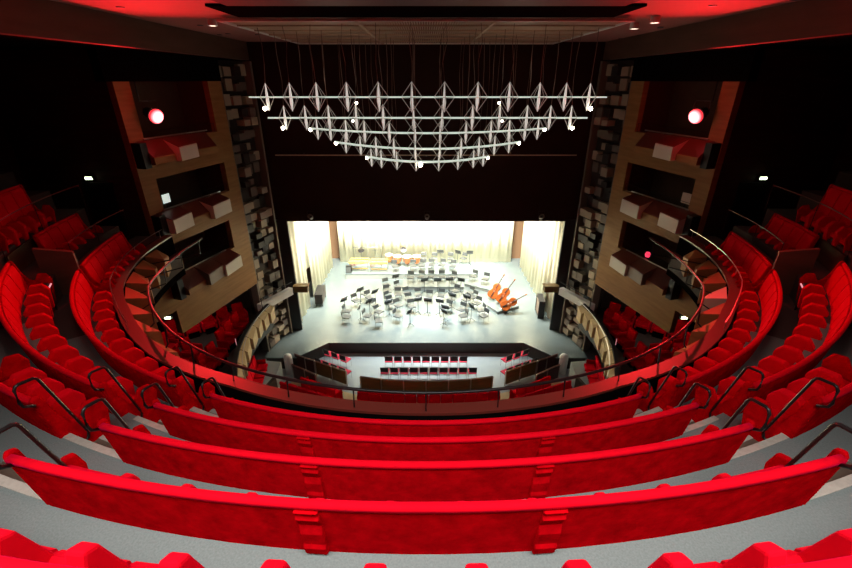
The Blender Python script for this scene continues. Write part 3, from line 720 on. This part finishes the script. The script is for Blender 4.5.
btxt = ['very back line by the drape', 'line on the back platform', 'line on the low centre platform', 'fourth line from the drape', 'fifth line from the drape', 'line second from the stage edge', 'line closest to the stage edge']
for b, cs in band.items():
    cs.sort()
    for i, (x, y) in enumerate(cs):
        rz = math.atan2(-(0-x), (21.8-y)) + random.uniform(-.35, .35)
        lab = '%s grey orchestra chair from the left in the %s' % (ORD[i], btxt[b])
        p = (x, y, zst(x, y))
        if ofirst[0]:
            OC.location = p; OC.rotation_euler = (0, 0, rz); OC['label'] = lab; OC['group'] = 'orchestra chairs on stage'; ofirst[0] = False
        else: dup(OC, p, rz, lab, 'orchestra chairs on stage')
# music stands
def music_stand():
    t = thing('music_stand', 'x', 'music stand')
    MB().tube([(0, 0, .1), (0, 0, 1.0)], .016, 6).build('pole', 'black_metal', t)
    b = MB()
    for k in range(3):
        a = k*2.094; b.tube([(0, 0, .22), (.26*math.cos(a), .26*math.sin(a), .01)], .012, 5)
    b.build('tripod_base', 'black_metal', t)
    b = MB(); b.box((0, 0, 1.08), (.50, .02, .34), 0, R_(-28)); b.box((0, -.03, .93), (.50, .08, .02)); b.build('desk', 'stand', t)
    return t
MS = music_stand()
stands = [(-5.1, 23.9), (-4.0, 23.0), (-3.5, 23.7), (-2.3, 23.6), (-.95, 22.4), (-.5, 23.9), (.1, 23.8), (.85, 23.7), (1.15, 22.9), (1.05, 22.4), (1.65, 24.5), (2.55, 24.3), (2.75, 23.0), (-3.3, 25.0), (-2.1, 27.4), (-.1, 26.8), (.8, 26.8), (1.6, 26.9), (-4.3, 25.3), (2.4, 26.8), (2.45, 31.0), (3.35, 30.9), (1.1, 31.1)]
stands.sort()
sl = ['left group of strings', 'middle of the players', 'right of the middle']
for i, (x, y) in enumerate(stands):
    lab = 'black music stand, %s from the left of all stands among the orchestra chairs' % (ORD[i] if i < 16 else ['seventeenth', 'eighteenth', 'nineteenth', 'twentieth', 'twenty-first', 'twenty-second', 'twenty-third'][i-16])
    p = (x, y, zst(x, y)); rz = math.atan2(-(0-x), (21.5-y)) + random.uniform(-.4, .4)
    if i == 0: MS.location = p; MS.rotation_euler = (0, 0, rz); MS['label'] = lab; MS['group'] = 'music stands on stage'
    else: dup(MS, p, rz, lab, 'music stands on stage')
# double basses
def bass(p, axis, normal, label):
    t = thing('double_bass', label, 'double bass', p, 0, 'double basses at the right of the stage')
    ax = Vector(axis).normalized(); nz = Vector(normal); nz = (nz-ax*nz.dot(ax)).normalized(); sx = ax.cross(nz)
    def W(a, b, c): return sx*a+ax*b+nz*c
    out = [(0, .0), (.22, .02), (.33, .14), (.345, .30), (.29, .46), (.215, .58), (.205, .66), (.25, .76), (.265, .88), (.21, 1.0), (.10, 1.09), (.04, 1.12)]
    ol = out + [(-a, b) for a, b in reversed(out)]
    MB().prism([W(a, b, -.10) for a, b in ol], nz*.20).build('body', 'orange', t, bevel=.03)
    by = MB().prism([W(a*.9, b*.97+.02, .10) for a, b in ol], nz*.025).build('belly', 'orange', t, bevel=.01)
    MB().tube([W(0, 1.05, .08), W(0, 1.72, .03)], .032, 6).build('neck', 'orange', t)
    MB().prism([W(-.03, .72, .15), W(.03, .72, .15), W(.022, 1.68, .09), W(-.022, 1.68, .09)], nz*.02).build('fingerboard', 'black', t)
    MB().lathe([(0, -.035), (.07, -.03), (.08, 0), (.07, .03), (0, .035)], W(0, 1.80, .0), 10, Matrix((sx, ax, nz)).transposed() @ Matrix.Rotation(R_(90), 3, 'Y')).build('scroll', 'orange', t, True)
    b = MB()
    for a in (-.10, .10): b.tube([W(a+.02, .42, .128), W(a-.02, .5, .13), W(a+.02, .58, .128)], .008, 4)
    b.build('sound_hole', 'black', by)
    b = MB(); b.prism([W(-.07, .46, .12), W(.07, .46, .12), W(.05, .50, .17), W(-.05, .50, .17)], ax*.02); b.build('bridge', 'tan_light', by)
    MB().prism([W(-.045, .10, .128), W(.045, .10, .128), W(.03, .40, .15), W(-.03, .40, .15)], nz*.015).build('tailpiece', 'black', t)
    b = MB()
    for a in (-.02, -.007, .007, .02): b.tube([W(a*1.3, .4, .17), W(a, .5, .178), W(a*.6, 1.7, .115)], .003, 3)
    b.build('strings', 'chrome', t)
    MB().tube([W(0, .02, 0), W(0, -.14, 0)], .012, 5).build('end_pin', 'chrome', t)
    return t
bass((4.35, 25.9, .87), (.55, .45, .80), (-.3, -.85, .35), 'orange double bass farthest back of the three leaning on the right')
bass((4.72, 24.9, 1.06), (.62, .40, .75), (-.3, -.85, .40), 'orange double bass in the middle of the three on the right')
bass((4.75, 24.0, 1.13), (.92, .25, .42), (-.15, -.8, .55), 'orange double bass lying lowest, nearest the stage edge on the right')
# bass stools carrying them
for i, (x, y, l) in enumerate(((4.75, 26.35, 'farthest'), (5.2, 25.45, 'middle'), (5.45, 24.5, 'lowest'))):
    zb = .93 if i else .75
    t = thing('bass_stool', 'dark stool under the %s double bass' % l, 'stool', (x, y, .75), 0, 'bass stools')
    MB().lathe([(0, .58), (.17, .58), (.18, .61), (.16, .64), (0, .64)], (0, 0, 0), 12).build('seat', 'black', t)
    for k in range(3):
        a = k*2.094+.5; MB().tube([(.08*math.cos(a), .08*math.sin(a), .6), (.2*math.cos(a), .2*math.sin(a), .2)], .014, 5).build('leg', 'chrome', t)
# timpani
def timp(p, r, label):
    t = thing('kettledrum', label, 'kettledrum', p, 0, 'copper kettledrums')
    bw = MB().lathe([(.02, .22), (r*.5, .27), (r*.85, .45), (r, .80), (r, .84)], (0, 0, 0), 16).build('bowl', 'copper', t, True)
    MB().lathe([(0, .845), (r*1.0, .845), (r*1.02, .83)], (0, 0, 0), 16).build('drum_head', 'skin', t)
    MB().tube([(r*1.02*math.cos(a*.3927), r*1.02*math.sin(a*.3927), .835) for a in range(16)], .015, 5, True).build('hoop', 'chrome', bw)
    for k in range(3):
        a = k*2.094; MB().tube([(r*math.cos(a), r*math.sin(a), .8), (r*.75*math.cos(a), r*.75*math.sin(a), .0)], .018, 5).build('leg', 'chrome', t)
for i, (x, y, r) in enumerate(((-2.85, 31.0, .29), (-2.17, 30.7, .32), (-1.45, 30.65, .35), (-.72, 30.7, .32))):
    timp((x, y, 1.15), r, '%s copper kettledrum from the left at the back of the orchestra' % ORD[i])
# mallet instruments
def marimba(p, L, label):
    t = thing('marimba', label, 'marimba', p, 0, 'mallet instruments on the percussion platform')
    MB().box((0, 0, .78), (L, .06, .06)).build('rail', 'tan_light', t)
    b = MB()
    n = int(L/.085)
    for i in range(n):
        f = i/(n-1)-.5; b.box((f*L*.96, -.12, .83), (.06, .42-.18*(f+.5), .025)); b.box((f*L*.96+.03, .26, .86), (.05, .34-.14*(f+.5), .025))
    b.build('tone_bars', 'yellow', t)
    b = MB()
    for i in range(n): f = i/(n-1)-.5; b.tube([(f*L*.96, -.12, .76), (f*L*.96, -.12, .36+.3*(f+.5))], .024, 5)
    b.build('resonators', 'copper', t)
    for x in (-L/2, L/2):
        for y in (-.3, .38): MB().tube([(x, y, 0), (x, y, .82)], .024, 5).build('leg', 'chrome', t)
    MB().box((0, -.32, .77), (L+.08, .05, .10)).build('front_rail', 'yellow', t); MB().box((0, .40, .77), (L+.08, .05, .10)).build('rear_rail', 'yellow', t)
    MB().box((0, .0, .18), (L, .05, .06)).build('stretcher', 'yellow', t)
marimba((-5.0, 29.85, 1.15), 1.35, 'yellow wooden mallet instrument at the left end of the percussion platform')
marimba((-3.5, 29.75, 1.15), 1.25, 'yellow mallet instrument second from the left, before the kettledrums')
t = thing('chime_rack', 'thin black chime rack behind the yellow mallet instruments', 'percussion rack', (-4.5, 31.0, 1.15))
b = MB(); b.tube([(-1.05, 0, 0), (-1.05, 0, 1.45), (1.05, 0, 1.45), (1.05, 0, 0)], .022, 5); b.build('frame', 'black_metal', t)
b = MB(); b.box((-1.05, 0, .03), (.06, .6, .05)); b.box((1.05, 0, .03), (.06, .6, .05)); b.build('foot', 'black_metal', t)
b = MB()
for x in (-.9, -.45, .55, .75): b.tube([(x, 0, 1.45), (x, 0, .9)], .006, 4)
b.build('hanger', 'black_metal', t)
def cymbal(p, tilt, label):
    t = thing('cymbal_stand', label, 'cymbal stand', p, 0, 'cymbals behind the kettledrums')
    MB().tube([(0, 0, .05), (0, 0, 1.12)], .014, 5).build('pole', 'chrome', t)
    b = MB()
    for k in range(3): a = k*2.094; b.tube([(0, 0, .3), (.25*math.cos(a), .25*math.sin(a), .01)], .012, 4)
    b.build('tripod_base', 'chrome', t)
    MB().lathe([(0, .03), (.05, .02), (.24, -.015), (.24, -.02), (0, .01)], (0, 0, 1.13), 16, Matrix.Rotation(tilt, 3, 'X')).build('cymbal', 'black_metal', t)
cymbal((-5.0, 31.2, 1.15), .5, 'tilted dark cymbal inside the chime rack, left one')
cymbal((-3.9, 31.25, 1.15), -.4, 'tilted dark cymbal at the right end of the chime rack')
cymbal((-1.75, 31.35, 1.15), .8, 'tilted cymbal standing behind the copper kettledrums')
t = thing('floor_monitor', 'small black loudspeaker at the left end of the percussion platform', 'loudspeaker', (-5.75, 29.55, 1.15))
MB().prism([(-.2, -.2, 0), (-.2, .25, 0), (-.2, .2, .5), (-.2, -.05, .5)], (.4, 0, 0)).build('cabinet', 'black', t); MB().prism([(-.17, -.205, .04), (-.17, -.08, .44), (-.17, -.09, .45), (-.17, -.225, .05)], (.34, 0, 0)).build('grille', 'chair', t)
# side equipment
t = thing('equipment_case', 'low dark equipment case by the doorway in the left drape', 'case', (-7.0, 25.6, .75), R_(4))
MB().box((0, 0, .52), (.5, 1.5, .62)).build('body', 'stagewall', t, bevel=.02); MB().box((0, 0, .85), (.54, 1.54, .05)).build('lid', 'black', t)
for x in (-.2, .2):
    for y in (-.65, .65): MB().tube([(x, y, 0), (x, y, .24)], .03, 6).build('leg', 'black_metal', t)
t = thing('equipment_case', 'upright dark framed case standing before the right drape', 'case', (7.15, 23.9, .75), R_(-5))
MB().box((0, 0, .62), (.30, 1.1, .98)).build('body', 'grey_panel', t, bevel=.02)
b = MB()
for y in (-.55, .55): b.box((0, y, .58), (.36, .07, 1.16))
for z in (.12, 1.14): b.box((0, 0, z), (.36, 1.16, .07))
b.build('frame', 'black', t)
struct(MB().box((-8.3, 25.7, 2.0), (.1, 1.5, 2.5)).build('door_3', 'chair'))

# ================================================================== CEILING GRILLE + CHANDELIER
g = thing('ceiling_grille', 'brown slatted ceiling grille above the chandelier with white edge', 'ceiling grille', (0, 17, 15.6))
o = g.location
x0, y0, x1, y1 = 5.5, 13.3, 5.6, 21.4
for s in (1, -1): MB(o).box((5.5*s, 17.35, 15.57), (.07, 8.1, .05)).build('frame_side', 'white', g)
for y in (y0, y1): MB(o).box((0, y, 15.57), (11.07, .07, .05)).build('frame_end', 'white', g)
b = MB(o)
for i in range(150): b.box((-5.4+i*.0725, 17.35, 15.60), (.028, 8.0, .05))
b.build('slats', 'grille', g)
for y in (14.5, 15.9, 17.3, 18.7, 20.1): MB(o).box((0, y, 15.57), (11, .06, .05)).build('cross_bar', 'grille', g)
for x in (-1.85, 1.85): MB(o).box((x, 17.35, 15.56), (.09, 8.0, .05)).build('long_bar', 'grille', g)
MB(o).box((0, 17.35, 15.72), (11.2, 8.3, .04)).build('backing', 'fascia', g)
struct(MB().box((0, 12.25, 15.655), (9.8, 1.9, .06)).build('ceiling_shade_slab', 'black_matt'))  # black slab imitating the darkness of a recessed ceiling slot
struct(MB().box((0, 10.4, 15.66), (8.6, 1.2, .14)).build('ceiling_shade_slab', 'dark_wall'))  # brown slab added to darken the less lit middle of the ceiling
for i, (x, y, l) in enumerate(((-6.0, 14.1, 'beside the left corner of the grille'), (6.2, 14.9, 'beside the right corner of the grille'), (6.1, 13.4, 'at the top right, ahead of the grille corner'))):
    t = thing('ceiling_spotlight', 'tiny white ceiling lamp ' + l, 'ceiling lamp', (x, y, 15.68), 0, 'ceiling lamps')
    MB().lathe([(0, 0), (.12, 0), (.13, -.16), (.10, -.16), (.10, -.12)], (0, 0, 0), 12).build('can', 'white', t)
    MB().lathe([(0, -.11), (.1, -.11)], (0, 0, 0), 12).build('lens', 'spot', t)
b = MB()
rr = random.Random(3)
for i in range(40):
    s = 1 if i % 2 else -1; x = s*rr.uniform(5.9, 10.5); y = rr.uniform(9, 21)
    b.lathe([(0, 15.665), (.09, 15.665), (.1, 15.68)], (x, y, 0), 8)
struct(b.build('ceiling_downlight_hole', 'black'))
ch = thing('chandelier', 'white chandelier of five curved tiers of spiky stars hung on cables', 'chandelier', (0, 16.5, 13.0))
o = ch.location
TIERS = [(13.5, .05, 13.70, -.0017, 5.76, [.47, 1.43, 2.37, 3.31, 4.19, 5.05]), (15, .05, 13.03, -.0037, 5.75, [.47, 1.46, 2.37, 3.33, 4.2, 5.03]),
         (16.5, .06, 12.40, .0022, 4.6, [.46, 1.4, 2.33, 3.05, 3.7, 4.25]), (18, .075, 11.64, .0082, 3.93, [.5, 1.36, 2.1, 2.77, 3.43]), (19.2, .10, 10.93, .0145, 2.76, [.5, 1.34, 2.04, 2.5])]
def bulb_at(p, r=.05):
    b = MB(o); b.lathe([(0, -r), (r*.7, -r*.7), (r, 0), (r*.7, r*.7), (0, r)], p, 8); b.build('bulb', 'bulb', ch, True)
for ti, (Y0, k, Z0, m, xe, xs) in enumerate(TIERS):
    def Q(x, dz=0): return Vector((x+.06, Y0+k*x*x, Z0+m*x*x+dz))
    b = MB(o); b.tube([Q(-xe+2*xe*i/32) for i in range(33)], .024+.006*ti, 6); b.build('tier_bar', 'rod', ch, True)
    for x in sorted([-v for v in xs]+xs):
        c = Q(x); tg = (Q(x+.1)-Q(x-.1)).normalized(); nn = tg.cross(Vector((0, 0, 1)))
        top, bot = c+Vector((0, 0, .40)), c-Vector((0, 0, .40))
        b = MB(o)
        tips = [c+tg*.30, c+nn*.30, c-tg*.30, c-nn*.30]
        for q_ in range(4):
            b.tube([top, tips[q_]], .010, 4); b.tube([bot, tips[q_]], .010, 4); b.tube([tips[q_], tips[(q_+1) % 4]], .008, 4)
        st_ob = b.build('star', 'wire', ch)
        b = MB(o); b.tube([top, c+Vector((0, 0, .1)), c-Vector((0, 0, .15)), bot], [.014, .036, .052, .014], 6); b.build('spindle', 'star', st_ob)
        b = MB(o); h = 15.55-top.z; w1 = rr.uniform(-.07, .07); w2 = rr.uniform(-.07, .07)
        b.tube([top, top+Vector((w1, 0, h*.35)), top+Vector((w2, 0, h*.7)), top+Vector((0, 0, h))], .009, 4); b.build('cable', 'cable', st_ob)
    if ti < 2:
        for s in (-1, 1): bulb_at(Q(s*xs[-1]-.0, -.33)+Vector((s*.08, -.12, 0)), .065)
    else:
        for s in (-1, 1): bulb_at(Q(s*(xe-.05), -.05), .07)
    if ti == 1:
        for s in (-1, 1): bulb_at(Q(s*2.33, .46), .045)
    if ti == 2:
        for s in (-1, 1): bulb_at(Q(s*2.75, .36), .045)
    if ti == 4: bulb_at(Q(-.3, -.12), .10)
# lighting pipe and fixtures on the header
t = thing('lighting_pipe', 'long thin pipe across the dark wall above the stage', 'pipe', (0, 21.9, 10.8))
MB(t.location).tube([(-7.4, 21.9, 10.8), (7.4, 21.9, 10.8)], .03, 6).build('pipe', 'grille', t)
for x in (-6, -2, 2, 6): MB(t.location).tube([(x, 21.9, 10.8), (x, 22.0, 10.9)], .02, 4).build('bracket', 'black_metal', t)
for x, l in ((-6.0, 'left'), (0.05, 'middle'), (6.0, 'right')):
    t = thing('header_lantern', 'small dark lantern at the %s of the header over the stage' % l, 'lantern', (x, 21.95, 7.7), 0, 'lanterns on the header')
    MB().lathe([(0, -.2), (.1, -.2), (.13, .15), (.1, .15)], (0, -.15, 0), 10, Matrix.Rotation(R_(60), 3, 'X')).build('can', 'grey_panel', t)
    MB().tube([(-.15, -.15, 0), (-.15, -.1, .3), (.15, -.1, .3), (.15, -.15, 0)], .015, 4).build('yoke', 'black_metal', t)
